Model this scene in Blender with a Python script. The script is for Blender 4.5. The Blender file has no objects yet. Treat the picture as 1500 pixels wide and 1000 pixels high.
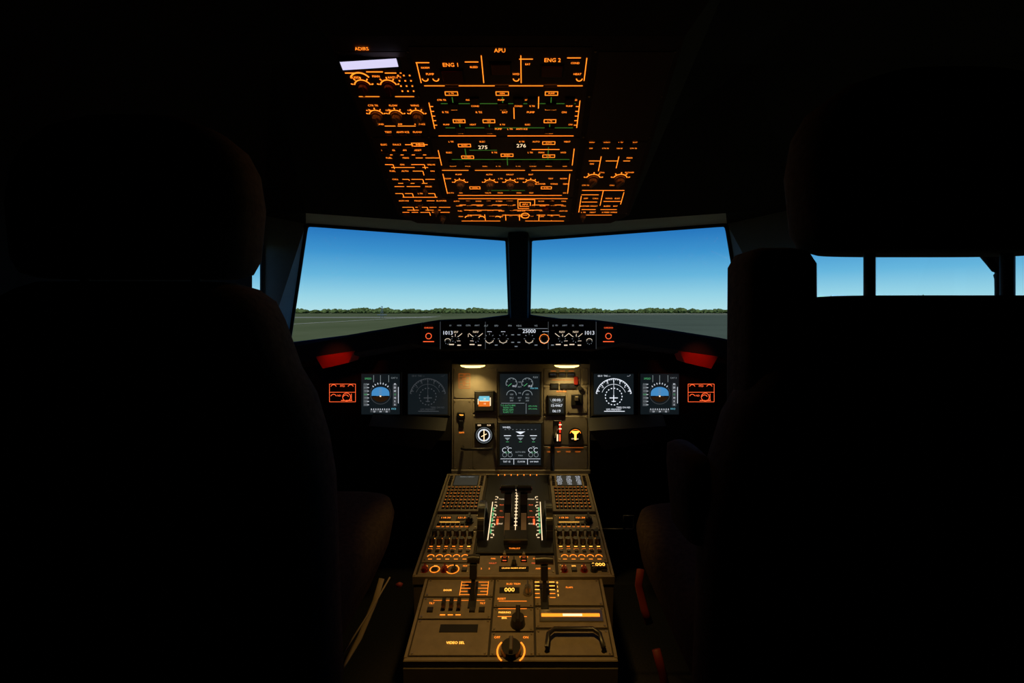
import bpy, math, random
from mathutils import Vector, Matrix
random.seed(7)
E = 1.2            # eye height above the cockpit floor
scn = bpy.context.scene
scn.view_settings.view_transform = 'Standard'
scn.view_settings.look = 'None'

# ------------------------------------------------------------------ materials
MATS = {}
def mat(name, col, rough=0.6, metal=0.0, emit=None, strength=0.0, noise=0.0, nscale=30, bump=0.0, sample=True, spec=0.5):
    m = bpy.data.materials.new(name); m.use_nodes = True
    nt = m.node_tree; b = nt.nodes['Principled BSDF']
    b.inputs['Base Color'].default_value = (*col, 1)
    b.inputs['Roughness'].default_value = rough
    b.inputs['Metallic'].default_value = metal
    b.inputs['Specular IOR Level'].default_value = spec
    if emit:
        b.inputs['Emission Color'].default_value = (*emit, 1)
        b.inputs['Emission Strength'].default_value = strength
    if noise or bump:
        tc = nt.nodes.new('ShaderNodeTexCoord'); n = nt.nodes.new('ShaderNodeTexNoise')
        n.inputs['Scale'].default_value = nscale; n.inputs['Detail'].default_value = 5
        nt.links.new(tc.outputs['Object'], n.inputs['Vector'])
        if noise:
            r = nt.nodes.new('ShaderNodeValToRGB')
            r.color_ramp.elements[0].position = .3; r.color_ramp.elements[1].position = .7
            r.color_ramp.elements[0].color = (*[c*(1-noise) for c in col], 1)
            r.color_ramp.elements[1].color = (*[min(1, c*(1+noise)) for c in col], 1)
            nt.links.new(n.outputs['Fac'], r.inputs['Fac']); nt.links.new(r.outputs['Color'], b.inputs['Base Color'])
        if bump:
            bp = nt.nodes.new('ShaderNodeBump'); bp.inputs['Strength'].default_value = bump; bp.inputs['Distance'].default_value = .002
            nt.links.new(n.outputs['Fac'], bp.inputs['Height']); nt.links.new(bp.outputs['Normal'], b.inputs['Normal'])
    if not sample: m.cycles.emission_sampling = 'NONE'
    MATS[name] = m
    return m
def emat(name, col, s, sample=False): return mat(name, (0.01, 0.01, 0.01), .6, 0, col, s, sample=sample)

emat('amber', (1, .22, .015), 2.1, True)
emat('amber_dim', (1, .2, .015), .8)
emat('amber_key', (1, .24, .02), 1.0)
emat('amber_bright', (1, .40, .05), 3.2, True)
emat('redamber', (1, .12, .03), 1.4)
emat('green', (.10, .42, .05), .42)
emat('green_bright', (.15, .8, .3), .5)
emat('white', (.85, .9, 1), 1.0)
emat('white_dim', (.6, .7, .75), .35)
emat('grey_line', (.4, .45, .5), .11)
emat('warm_white', (1, .72, .42), 1.4)
emat('fcu_white', (1, .80, .58), .9)
emat('lilac_lamp', (.72, .68, .95), 1.0, True)
emat('att_blue', (.08, .35, .75), .7)
emat('att_brown', (.25, .1, .03), .08)
emat('cyan', (.2, .7, .9), .8)
emat('red_lit', (1, .03, .01), 1.0)
emat('yellow_lamp', (1, .66, .18), 4.0, True)
emat('screen', (.25, .4, .5), .022)
emat('mcdu_screen', (.6, .6, .5), .04)
mat('ov_panel', (.07, .05, .043), .6, noise=.2, nscale=60)
mat('ov_tile', (.12, .078, .066), .5)
mat('ov_house', (.08, .082, .086), .7, noise=.15)
mat('black', (.008, .008, .009), .5)
mat('black_knob', (.03, .027, .025), .35)
mat('red_guard', (.22, .014, .009), .4)
mat('brown_knob', (.55, .36, .26), .45)
mat('ped_panel', (.25, .20, .14), .5, noise=.12, nscale=40, bump=.05)
mat('ped_gap', (.03, .024, .018), .6)
mat('ped_body', (.10, .08, .055), .6, noise=.1)
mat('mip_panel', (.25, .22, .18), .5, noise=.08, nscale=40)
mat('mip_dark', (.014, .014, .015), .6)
mat('bezel', (.035, .035, .037), .4)
mat('screw', (.45, .38, .26), .35, .8)
mat('metal', (.5, .45, .38), .3, .9)
mat('glareshield_skin', (.016, .016, .017), .85, bump=.3, nscale=300)
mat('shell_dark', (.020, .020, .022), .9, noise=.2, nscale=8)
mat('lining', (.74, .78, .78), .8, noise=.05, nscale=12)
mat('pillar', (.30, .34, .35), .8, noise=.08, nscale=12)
mat('seal', (.01, .01, .012), .6)
mat('floor_carpet', (.02, .017, .014), .95, noise=.4, nscale=150)
mat('seat_cloth', (.075, .055, .034), .95, noise=.25, nscale=90, bump=.6, spec=.1)
mat('seat_frame', (.03, .025, .02), .6)
mat('belt', (.30, .24, .17), .8)
mat('belt_red', (.20, .02, .015), .6)
mat('lever_face', (.55, .4, .33), .45)
mat('hood_red_glow', (.6, .03, .01), .6)  # red light on the hood underside, painted into the base colour

# ------------------------------------------------------------------ helpers
def add_mesh(name, verts, faces, mats, fm=None, parent=None, smooth=False):
    me = bpy.data.meshes.new(name)
    me.from_pydata([tuple(v) for v in verts], [], faces)
    for m in mats: me.materials.append(MATS[m] if isinstance(m, str) else m)
    if fm: me.polygons.foreach_set('material_index', fm)
    if smooth: me.polygons.foreach_set('use_smooth', [True]*len(me.polygons))
    me.update()
    o = bpy.data.objects.new(name, me); scn.collection.objects.link(o)
    if parent: o.parent = parent
    return o
def empty(name, loc=(0, 0, 0)):
    o = bpy.data.objects.new(name, None); o.empty_display_size = .1; scn.collection.objects.link(o); return o

_tc = {}
def text_geo(s):
    if s in _tc: return _tc[s]
    cu = bpy.data.curves.new('t', 'FONT'); cu.body = s; cu.size = 1; cu.resolution_u = 2; cu.align_x = 'CENTER'; cu.align_y = 'CENTER'
    ob = bpy.data.objects.new('t', cu); scn.collection.objects.link(ob)
    dg = bpy.context.evaluated_depsgraph_get(); me = ob.evaluated_get(dg).to_mesh()
    g = ([(v.co.x, v.co.y) for v in me.vertices], [tuple(p.vertices) for p in me.polygons])
    ob.evaluated_get(dg).to_mesh_clear()
    bpy.data.objects.remove(ob); bpy.data.curves.remove(cu)
    _tc[s] = g; return g

class Panel:
    def __init__(s, origin, xa, ya, sx=1, sy=1, ox=0, oy=0):
        s.o = Vector(origin); s.x = Vector(xa).normalized(); s.y = Vector(ya).normalized(); s.n = s.x.cross(s.y)
        s.sx, s.sy, s.ox, s.oy = sx, sy, ox, oy
        s.v, s.f, s.m, s.names = [], [], [], []
    def L(s, x, y): return (s.ox+x*s.sx, s.oy+y*s.sy)
    def W(s, lx, ly, h): return s.o+s.x*lx+s.y*ly+s.n*h
    def mi(s, m):
        if m not in s.names: s.names.append(m)
        return s.names.index(m)
    def raw(s, m, pts, faces):
        b = len(s.v); s.v += [s.W(*p) for p in pts]; k = s.mi(m)
        for f in faces: s.f.append(tuple(b+i for i in f)); s.m.append(k)
    def poly(s, m, pts, h):
        p = [(*s.L(*q), h) for q in pts]; s.raw(m, p, [tuple(range(len(p)))])
    def quad(s, m, x0, y0, x1, y1, h=.002): s.poly(m, [(x0, y0), (x1, y0), (x1, y1), (x0, y1)], h)
    def rect(s, m, x, y, w, hh, h=.002):
        a, b = s.L(x, y); s.raw(m, [(a-w/2, b-hh/2, h), (a+w/2, b-hh/2, h), (a+w/2, b+hh/2, h), (a-w/2, b+hh/2, h)], [(0, 1, 2, 3)])
    def prism(s, m, pts, h0, h1, bev=.0):
        n = len(pts); cx = sum(p[0] for p in pts)/n; cy = sum(p[1] for p in pts)/n
        rings = [[(p[0], p[1], h0) for p in pts]]
        if bev:
            rings.append([(p[0], p[1], h1-bev) for p in pts])
            ins = []
            for p in pts:
                dx, dy = p[0]-cx, p[1]-cy
                ins.append((p[0]-math.copysign(min(bev, abs(dx)), dx), p[1]-math.copysign(min(bev, abs(dy)), dy), h1))
            rings.append(ins)
        else: rings.append([(p[0], p[1], h1) for p in pts])
        v = [q for r in rings for q in r]; f = [tuple(range(n))[::-1]]
        for k in range(len(rings)-1):
            for i in range(n):
                j = (i+1) % n; f.append((k*n+i, k*n+j, (k+1)*n+j, (k+1)*n+i))
        f.append(tuple((len(rings)-1)*n+i for i in range(n)))
        s.raw(m, v, f)
    def box(s, m, x0, y0, x1, y1, h0, h1, bev=0):
        a, b = s.L(x0, y0); c, d = s.L(x1, y1)
        s.prism(m, [(a, b), (c, b), (c, d), (a, d)], h0, h1, bev)
    def mbox(s, m, x, y, w, hh, h0, h1, bev=0):
        a, b = s.L(x, y); s.prism(m, [(a-w/2, b-hh/2), (a+w/2, b-hh/2), (a+w/2, b+hh/2), (a-w/2, b+hh/2)], h0, h1, bev)
    def cyl(s, m, x, y, r, h0, h1, seg=18, r2=None):
        a, b = s.L(x, y); r2 = r if r2 is None else r2
        v = [(a+r*math.cos(t), b+r*math.sin(t), h0) for t in [2*math.pi*i/seg for i in range(seg)]]
        v += [(a+r2*math.cos(t), b+r2*math.sin(t), h1) for t in [2*math.pi*i/seg for i in range(seg)]]
        s.raw(m, v, [(i, (i+1) % seg, seg+(i+1) % seg, seg+i) for i in range(seg)]+[tuple(range(seg, 2*seg))])
    def arc(s, m, x, y, r, w, a0=0, a1=360, h=.002, seg=28):
        a, b = s.L(x, y); v = []
        for i in range(seg+1):
            t = math.radians(a0+(a1-a0)*i/seg)
            v += [(a+(r-w/2)*math.cos(t), b+(r-w/2)*math.sin(t), h), (a+(r+w/2)*math.cos(t), b+(r+w/2)*math.sin(t), h)]
        s.raw(m, v, [(2*i, 2*i+1, 2*i+3, 2*i+2) for i in range(seg)])
    def ticks(s, m, x, y, r0, r1, w, a0, a1, n, h=.002):
        a, b = s.L(x, y)
        for i in range(n):
            t = math.radians(a0+(a1-a0)*i/max(1, n-1)); c, d = math.cos(t), math.sin(t)
            s.raw(m, [(a+r0*c-w*d/2, b+r0*d+w*c/2, h), (a+r1*c-w*d/2, b+r1*d+w*c/2, h), (a+r1*c+w*d/2, b+r1*d-w*c/2, h), (a+r0*c+w*d/2, b+r0*d-w*c/2, h)], [(0, 1, 2, 3)])
    def line(s, m, x0, y0, x1, y1, w, h=.002):
        a = Vector(s.L(x0, y0)); b = Vector(s.L(x1, y1)); d = b-a
        if d.length < 1e-6: return
        d.normalize(); n = Vector((-d.y, d.x))*w/2
        s.raw(m, [(*(a+n), h), (*(b+n), h), (*(b-n), h), (*(a-n), h)], [(0, 1, 2, 3)])
    def outline(s, m, x0, y0, x1, y1, w, h=.002):
        s.line(m, x0, y0, x1, y0, w, h); s.line(m, x0, y1, x1, y1, w, h); s.line(m, x0, y0, x0, y1, w, h); s.line(m, x1, y0, x1, y1, w, h)
    def boxed(s, m, x, y, w, hh, lw, t=None, size=.008, h=.002):
        a, b = s.L(x, y)
        for (p, q) in (((a-w/2, b-hh/2), (a+w/2, b-hh/2)), ((a-w/2, b+hh/2), (a+w/2, b+hh/2)), ((a-w/2, b-hh/2), (a-w/2, b+hh/2)), ((a+w/2, b-hh/2), (a+w/2, b+hh/2))):
            hx = lw/2; v = [(min(p[0], q[0])-hx, min(p[1], q[1])-hx, h), (max(p[0], q[0])+hx, min(p[1], q[1])-hx, h), (max(p[0], q[0])+hx, max(p[1], q[1])+hx, h), (min(p[0], q[0])-hx, max(p[1], q[1])+hx, h)]
            s.raw(m, v, [(0, 1, 2, 3)])
        if t: s.text(m, t, x, y, size, h)
    def text(s, m, t, x, y, size, h=.0022):
        g = text_geo(t); a, b = s.L(x, y)
        s.raw(m, [(a+p[0]*size, b+p[1]*size, h) for p in g[0]], g[1])
    def knob(s, m, x, y, r, h, legend=None, pointer=True, ang=90):
        s.cyl(m, x, y, r*1.15, 0, h*.35, 18, r*1.1); s.cyl(m, x, y, r*.85, h*.35, h, 18, r*.75)
        if pointer:
            a, b = s.L(x, y); t = math.radians(ang); c, d = math.cos(t), math.sin(t); w = r*.22
            pts = [(a-c*r+w*d, b-d*r-w*c), (a+c*r+w*d, b+d*r-w*c), (a+c*r-w*d, b+d*r+w*c), (a-c*r-w*d, b-d*r+w*c)]
            s.prism(m, pts, h*.9, h*1.4)
        if legend: s.arc(legend, x, y, r*1.5, r*.2, 20, 160); s.ticks(legend, x, y, r*1.7, r*2.1, r*.2, 20, 160, 5)
    def screw(s, x, y, r=.003): s.cyl('screw', x, y, r, .0, .003, 8)
    def build(s, name, parent=None): return add_mesh(name, s.v, s.f, s.names, s.m, parent)

def loft(name, secs, m, parent=None, n=28, power=4.0):
    v = []; f = []
    for (cx, cy, z, hw, hd) in secs:
        for i in range(n):
            t = 2*math.pi*i/n; c, d = math.cos(t), math.sin(t)
            v.append((cx+hw*math.copysign(abs(c)**(2/power), c), cy+hd*math.copysign(abs(d)**(2/power), d), z))
    for k in range(len(secs)-1):
        for i in range(n):
            j = (i+1) % n; f.append((k*n+i, k*n+j, (k+1)*n+j, (k+1)*n+i))
    f.append(tuple(range(n))[::-1]); f.append(tuple((len(secs)-1)*n+i for i in range(n)))
    return add_mesh(name, v, f, [m], None, parent, True)
def tube(name, pts, r, m, parent=None, seg=8, closed=False, flat=1.0):
    pts = [Vector(p) for p in pts]; v = []; f = []; n = len(pts)
    for i, p in enumerate(pts):
        if closed: d = pts[(i+1) % n]-pts[i-1]
        else: d = pts[min(i+1, n-1)]-pts[max(i-1, 0)]
        d.normalize(); up = Vector((0, 0, 1)) if abs(d.z) < .9 else Vector((0, 1, 0))
        a = d.cross(up).normalized(); b = a.cross(d)
        for k in range(seg):
            t = 2*math.pi*k/seg; v.append(p+a*math.cos(t)*r+b*math.sin(t)*r*flat)
    for i in range(n if closed else n-1):
        for k in range(seg):
            i2 = (i+1) % n; f.append((i*seg+k, i*seg+(k+1) % seg, i2*seg+(k+1) % seg, i2*seg+k))
    if not closed: f += [tuple(range(seg))[::-1], tuple((n-1)*seg+k for k in range(seg))]
    return add_mesh(name, v, f, [m], None, parent, True)

# ------------------------------------------------------------------ shell
def Z(d): return E+d
IB = (.049, 2.5, Z(-.029)); IT = (.055, 2.3, Z(.345)); OT = (.793, 1.8, Z(.327)); OB = (.96, 2.0, Z(-.143))
SI = (.043, 2.15, Z(.375)); SO = (.747, 1.70, Z(.347))
def sx_wall(Y): return .9+(1.85-Y)*.294 if Y > .6 else .9+1.25*.294
def mir(p, s): return (p[0]*s, p[1], p[2])
YF = {-1: 1.75, 1: 1.62}
class MB:
    def __init__(s): s.v = []; s.f = []; s.m = []; s.names = []
    def face(s, m, *pts):
        if m not in s.names: s.names.append(m)
        b = len(s.v); s.v += [tuple(p) for p in pts]; s.f.append(tuple(range(b, b+len(pts)))); s.m.append(s.names.index(m))
    def build(s, n, parent=None): return add_mesh(n, s.v, s.f, s.names, s.m, parent)

wf = MB()
IL = (.049, 2.66); OL = (1.0, 2.28)
for s in (-1, 1):
    A = (sx_wall(YF[s]), YF[s]); ib, it, ot, ob = [mir(p, s) for p in (IB, IT, OT, OB)]
    il = (s*IL[0], IL[1], Z(-.22)); ol = (s*OL[0], OL[1], Z(-.22)); ax = (s*A[0], A[1])
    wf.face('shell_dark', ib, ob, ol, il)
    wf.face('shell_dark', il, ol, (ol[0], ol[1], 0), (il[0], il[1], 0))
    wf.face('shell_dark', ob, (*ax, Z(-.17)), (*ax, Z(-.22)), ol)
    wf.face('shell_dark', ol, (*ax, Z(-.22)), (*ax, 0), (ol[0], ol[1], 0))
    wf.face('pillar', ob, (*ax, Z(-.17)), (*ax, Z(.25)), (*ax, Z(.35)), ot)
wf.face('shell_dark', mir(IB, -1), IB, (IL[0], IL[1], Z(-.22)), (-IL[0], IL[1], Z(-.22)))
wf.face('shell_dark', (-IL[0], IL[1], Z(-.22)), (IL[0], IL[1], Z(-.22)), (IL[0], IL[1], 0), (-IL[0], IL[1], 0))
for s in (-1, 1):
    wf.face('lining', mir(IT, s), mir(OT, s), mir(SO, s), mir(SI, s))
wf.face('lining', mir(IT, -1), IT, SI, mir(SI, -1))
wf.build('wall_front')

cp = MB()
b0 = [(-.05, 2.5), (.05, 2.5), (.04, 2.42), (-.04, 2.42)]; t0 = [(-.056, 2.3), (.056, 2.3), (.045, 2.2), (-.045, 2.2)]
bz, tz = Z(-.06), Z(.36)
for i in range(4):
    j = (i+1) % 4; cp.face('shell_dark', (*b0[i], bz), (*b0[j], bz), (*t0[j], tz), (*t0[i], tz))
cp.face('shell_dark', *[(*p, bz) for p in b0]); cp.face('shell_dark', *[(*p, tz) for p in t0])
cp.build('trim_1')

for s, nm in ((-1, 'wall_left'), (1, 'wall_right')):
    w = MB(); W = lambda Y, d: (s*sx_wall(Y), Y, Z(d))
    yf = YF[s]
    def q(y0, y1, d0, d1, m='shell_dark'): w.face(m, W(y0, d0), W(y1, d0), W(y1, d1), W(y0, d1))
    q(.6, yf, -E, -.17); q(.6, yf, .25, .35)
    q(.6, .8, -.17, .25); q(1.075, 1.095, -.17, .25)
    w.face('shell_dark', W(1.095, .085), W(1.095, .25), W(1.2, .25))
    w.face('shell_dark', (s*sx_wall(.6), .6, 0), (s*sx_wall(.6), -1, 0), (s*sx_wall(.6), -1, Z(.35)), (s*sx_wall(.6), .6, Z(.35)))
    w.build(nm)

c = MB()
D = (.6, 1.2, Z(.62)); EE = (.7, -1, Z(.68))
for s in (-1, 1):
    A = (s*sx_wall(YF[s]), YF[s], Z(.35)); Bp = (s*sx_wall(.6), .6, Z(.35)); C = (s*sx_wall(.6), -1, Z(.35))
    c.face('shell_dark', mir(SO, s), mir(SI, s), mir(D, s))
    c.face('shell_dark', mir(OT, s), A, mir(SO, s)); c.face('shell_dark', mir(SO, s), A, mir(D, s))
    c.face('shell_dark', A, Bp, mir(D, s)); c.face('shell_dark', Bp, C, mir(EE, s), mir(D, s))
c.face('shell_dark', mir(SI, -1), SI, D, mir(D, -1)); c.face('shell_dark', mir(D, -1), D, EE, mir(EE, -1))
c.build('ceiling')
wb = MB(); xw = sx_wall(.6)
wb.face('shell_dark', (-xw, -1, 0), (xw, -1, 0), (xw, -1, Z(.35)), (.7, -1, Z(.68)), (-.7, -1, Z(.68)), (-xw, -1, Z(.35)))
wb.build('wall_back')
fl = MB(); fl.face('floor_carpet', (-xw, -1, 0), (xw, -1, 0), (xw, .6, 0), (sx_wall(1.62), 1.62, 0), (1.0, 2.28, 0), (.049, 2.66, 0), (-.049, 2.66, 0), (-1.0, 2.28, 0), (-sx_wall(1.75), 1.75, 0), (-xw, .6, 0))
fl.build('floor')

g = bpy.data.materials.new('window_glass'); g.use_nodes = True; nt = g.node_tree; nt.nodes.clear()
o_ = nt.nodes.new('ShaderNodeOutputMaterial'); mx = nt.nodes.new('ShaderNodeMixShader'); tr = nt.nodes.new('ShaderNodeBsdfTransparent'); gl = nt.nodes.new('ShaderNodeBsdfGlossy')
gl.inputs['Roughness'].default_value = .02; mx.inputs[0].default_value = .015
nt.links.new(tr.outputs[0], mx.inputs[1]); nt.links.new(gl.outputs[0], mx.inputs[2]); nt.links.new(mx.outputs[0], o_.inputs[0])
MATS['glass'] = g
def window(name, pts, r=.012):
    e = empty(name); n = len(pts); P = []
    for i in range(n):
        a, b, cc = Vector(pts[i-1]), Vector(pts[i]), Vector(pts[(i+1) % n])
        d1 = (a-b).normalized()*.035; d2 = (cc-b).normalized()*.035
        P += [b+d1, b+d1*.35+d2*.02, b+(d1+d2)*.14, b+d2*.35+d1*.02, b+d2]
    tube('rubber_seal', P, r, 'seal', e, 8, True)
    m = MB(); m.face('glass', *pts); m.build('glass_pane', e)
    return e
window('window_1', [mir(p, -1) for p in (IB, IT, OT, OB)], .010)
window('window_2', [IB, IT, OT, OB], .010)
k = 3
for s in (-1, 1):
    W = lambda Y, d: (s*sx_wall(Y), Y, Z(d))
    e = window('window_%d' % k, [W(1.095, -.17), W(YF[s], -.17), W(YF[s], .25), W(1.2, .25), W(1.095, .085)], .008); k += 1
    if s < 0:
        m = MB(); f_ = lambda Y, d: (s*(sx_wall(Y)-.015), Y, Z(d)); m.face('shell_dark', f_(1.08, -.18), f_(1.69, -.18), f_(1.69, .27), f_(1.08, .27)); m.build('sunshade', e)
    e = window('window_%d' % k, [W(.8, -.17), W(1.075, -.17), W(1.075, .25), W(.8, .25)], .008); k += 1
    if s < 0:
        m = MB(); m.face('shell_dark', f_(.78, -.10), f_(1.085, -.10), f_(1.085, .27), f_(.78, .27)); m.build('sunshade', e)

# ------------------------------------------------------------------ overhead panel
ov_e = empty('overhead_panel')
ov = Panel((0, 1.43, Z(.286)), (1, 0, 0), (0, -.48, .23), .345, .532)
outline_pts = [(-1, 0), (-.86, -.075), (0, -.115), (.86, -.075), (1, 0), (1, 1.06), (-1, 1.06)]
ov.poly('ov_panel', outline_pts, 0)
hv = []
for (u, t) in outline_pts: hv.append(ov.W(u*.345, t*.532, 0))
top = []
for (u, t), p in zip(outline_pts, hv):
    top.append(Vector((p.x*1.16, p.y+(.02 if t < .5 else -.1), Z(.60))))
n = len(hv)
add_mesh('console_housing', hv+top, [(i, (i+1) % n, n+(i+1) % n, n+i) for i in range(n)]+[tuple(range(n, 2*n))], ['ov_house'], None, ov_e)
lw = .0017
TS = .84
def H(u0, u1, t, m='amber', w=lw): ov.line(m, u0, t, u1, t, w)
def V(u, t0, t1, m='amber', w=lw): ov.line(m, u, t0, u, t1, w)
words = ['FUEL', 'PUMP', 'HYD', 'ELEC', 'BLEED', 'PACK', 'FAULT', 'ON', 'OFF', 'AUTO', 'NORM', 'GEN', 'BAT', 'X FEED', 'WING', 'RAT', 'CTR TK', 'L TK', 'R TK', 'ALTN', 'COND', 'FLOW', 'MAN', 'RESET', 'TEST', 'VALVE', 'HEAT', 'ANTI ICE', 'CALL', 'BLOWER']
def wd(): return random.choice(words)
def lab(u, t, s=.009, m='amber', txt=None): ov.text(m, txt or wd(), u, t, s*TS)
def tile(u, t, w=.026, hh=.019, m='ov_tile'):
    ov.mbox('black', u, t, w, hh, 0, .004, .001)
    ov.mbox(m, u, t, w*.84, hh*.8, .003, .007, .001)
for (a, b_, cc, d) in [(-.985, .80, -.585, 1.0), (-.985, .585, -.585, .79), (-.97, .40, -.585, .575), (-.96, .01, -.585, .39), (-.56, .855, .49, 1.02), (-.56, .585, .49, .845), (-.56, .375, .49, .575), (-.56, .16, .49, .365), (-.56, -.06, .49, .15), (.53, .56, .97, 1.0), (.53, .01, .97, .55)]:
    ov.box('ov_tile', a, b_, cc, d, -.002, .0012, .001)
lab(-.335, .945, .0145, 'amber', 'ENG 1'); lab(-.04, 1.005, .0145, 'amber', 'APU'); lab(.265, .965, .0145, 'amber', 'ENG 2')
for (u, t) in ((-.49, .955), (-.20, .958), (.12, .97), (.40, .975)): H(u-.05, u+.03, t); lab(u, t-.022, .007)
V(-.535, .865, .955); V(-.15, .865, .985); V(.08, .865, .985); V(.465, .875, .975)
for u in (-.505, -.44, .05, .435): ov.arc('amber', u, .885, .006, .002, 180, 360)
for u in (-.47, .05, .42): lab(u, .905, .008)
tile(-.335, .90, .05, .03, 'red_guard'); tile(.265, .92, .05, .03, 'red_guard'); tile(-.04, .93, .045, .03, 'red_guard')
H(-.52, .46, .852)
for u in (-.35, -.04, .26): ov.rect('ov_tile', u, .852, .03, .004, .0025)
V(-.515, .63, .77); V(.455, .635, .78)
for t, us, gs in ((.815, (-.36, -.04, .27), .765), (.672, (-.34, -.14, .27), .635)):
    for u in us:
        ov.boxed('amber', u, t, .027, .009, .0015, wd(), .0055)
        V(u, gs, t-.018, 'green')
        tile(u, gs-.012, .024, .018); lab(u-.0, gs-.03, .0075)
    H(-.44, .43, gs, 'green', .0014)
    for u in (-.43, -.25, -.05, .12, .41): lab(u, gs+.018, .007, 'amber')
for u in (-.22, .06, .15, .39): tile(u, .78, .022, .018); lab(u, .752, .007)
for u in (-.42, -.2, -.03, .14, .36): lab(u, .72, .0085)
V(.19, .74, .80); V(.03, .685, .745)
for u in (-.505, .445):
    for t in (.65, .675, .70, .725, .75): H(u-.012, u+.012, t)
for u in (-.08, .0, .08): lab(u, .628, .008)
H(-.50, -.1, .588); H(-.02, .44, .588)
for u, t in ((-.33, .53), (.27, .545), (-.32, .455), (-.03, .468), (.275, .462)): ov.boxed('amber', u, t, .03, .009, .0015, wd(), .0055)
for u, t, n_ in ((-.20, .518, '275'), (.075, .528, '276')):
    ov.mbox('black', u, t, .038, .019, 0, .0018); lab(u, t, .019, 'warm_white', n_)
for u in (-.20, .08, .18, -.42, .4): lab(u, .553, .0075)
H(-.44, .43, .44, 'green', .0014); H(-.3, -.1, .50, 'green', .0012); V(-.33, .44, .51, 'green'); V(.27, .44, .52, 'green'); V(-.03, .40, .455, 'green')
V(-.525, .40, .50); V(.455, .40, .51)
for u in (-.44, -.33, -.2, -.1, .05, .16, .28, .4): tile(u, .415, .02, .014); lab(u, .395, .007)
for u in (-.45, .14, .22, .38, -.12): lab(u, .485, .008)
H(.15, .35, .505)
H(-.53, -.33, .365); H(-.28, .1, .365); H(.15, .46, .365)
for u in (-.41, -.175, -.015, .145):
    ov.knob('brown_knob', u, .265, .011, .014, 'amber'); lab(u, .335, .008)
for u in (-.50, -.09, .065, .3, .4): lab(u, .305, .0075)
for u in (-.3, .27): ov.boxed('amber', u, .235, .028, .009, .0015, wd(), .0055); tile(u, .20, .024, .016)
for u in (.22, .33, .42): lab(u, .265, .0085)
V(-.53, .19, .34); V(.445, .19, .34)
H(-.45, .40, .175); H(-.2, .1, .215, 'green', .0012)
for u in (-.5, -.42, -.2, -.1, .05, .15, .42): lab(u, .195, .007)
H(-.45, .45, .148)
for t in (.115, .075, .03, -.02):
    for i in range(11):
        u = -.46+i*.088+random.uniform(-.01, .01)
        if abs(u-.1) < .06 and t > .05: continue
        if i % 2 == int(t*50) % 2: tile(u, t, .019, .015, 'ov_tile')
        lab(u, t+.012, .0072)
for u0, u1, t in ((-.45, -.25, .095), (-.2, .02, .095), (.16, .42, .095), (-.42, -.1, .05), (.0, .3, .05), (-.4, -.28, .005), (-.1, .12, .005), (.2, .4, .005), (-.46, -.12, -.05), (.1, .44, -.05)): H(u0, u1, t)
for u in (-.37, -.25, -.07, .05, .22, .33): V(u, -.045, .01)
ov.outline('amber', .04, .065, .18, .14, lw); ov.boxed('amber', .1, .1, .03, .018, .002, 'APU', .009)
ov.arc('amber', .1, .0, .012, .003); ov.arc('amber', -.4, -.02, .008, .0025, 0, 180); ov.arc('amber', -.28, -.02, .008, .0025, 0, 180); ov.arc('amber', -.14, -.02, .008, .0025, 0, 180)
ov.knob('red_guard', .28, .06, .012, .012)
ov.mbox('black', -.805, .955, .122, .024, 0, .010, .002)
ov.poly('lilac_lamp', [(-.975, .935), (-.640, .95), (-.640, .985), (-.975, .97)], .0105)
lab(-.83, 1.012, .012, 'amber', 'ADIRS')
for u, t in ((-.93, .91), (-.80, .915), (-.69, .91)): H(u-.05, u+.05, t, w=.002); lab(u, t-.02, .0085)
for u in (-.90, -.74): ov.knob('red_guard', u, .845, .012, .012, 'amber')
ov.arc('amber', -.90, .87, .022, .003, 30, 150)
for i in range(3):
    for j in range(4): tile(-.66+i*.035, .835+j*.024, .007, .007, 'brown_knob'); ov.rect('amber', -.66+i*.035, .835+j*.024, .003, .003, .0075)
H(-.95, -.82, .80); H(-.72, -.6, .80)
for u in (-.88, -.75, -.61): ov.knob('brown_knob', u, .70, .011, .016, 'amber'); lab(u, .755, .008); lab(u-.04, .73, .006); lab(u, .655, .0075)
H(-.85, -.64, .645)
for u in (-.84, -.74, -.64): lab(u, .61, .009); tile(u, .59, .02, .012)
for t in (.535, .50, .45, .405, .36, .30, .245, .19, .13, .075, .03):
    u = -.955+.02*random.random()
    while u < -.62:
        w = random.uniform(.05, .11)
        r = random.random()
        if r < .5: lab(u+w/2, t, .0085)
        elif r < .75: H(u, u+w, t)
        else: H(u, u+w, t); V(u+w, t-.03, t)
        if random.random() < .5: tile(u+w/2, t-.022, .02, .013)
        u += w+.02
for t in (.47, .385, .27, .16, .05): H(-.93+random.uniform(0, .05), -.62, t)
ov.boxed('amber', -.66, .535, .03, .010, .0016, '1 2', .009)
for u, t in ((-.78, .10), (-.70, .22), (-.66, .04)): ov.knob('brown_knob', u, t, .008, .012)
for u in (.575, .68, .78, .88): tile(u, .535, .02, .013); lab(u, .548, .007); lab(u, .512, .006)
for u0, u1 in ((.575, .66), (.70, .79), (.83, .88)): H(u0, u1, .43)
V(.66, .36, .46); V(.79, .38, .46); lab(.6, .41, .008); lab(.87, .45, .008)
for u in (.63, .84):
    ov.knob('brown_knob', u, .30, .013, .016, 'amber', ang=60); lab(u-.05, .255, .007); lab(u+.06, .35, .007)
H(.56, .9, .215); H(.56, .7, .18); V(.73, .09, .215); V(.9, .1, .2); V(.56, .03, .17)
for u in (.6, .68, .79, .86):
    for t in (.15, .085, .03): lab(u, t, .0085)
for u0, u1, t in ((.57, .7, .12), (.75, .9, .125), (.58, .7, .055), (.74, .88, .055), (.6, .85, .005)): H(u0, u1, t)
ov.knob('brown_knob', .60, -.0, .009, .014); ov.knob('brown_knob', -.62, -.02, .009, .014)
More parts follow.
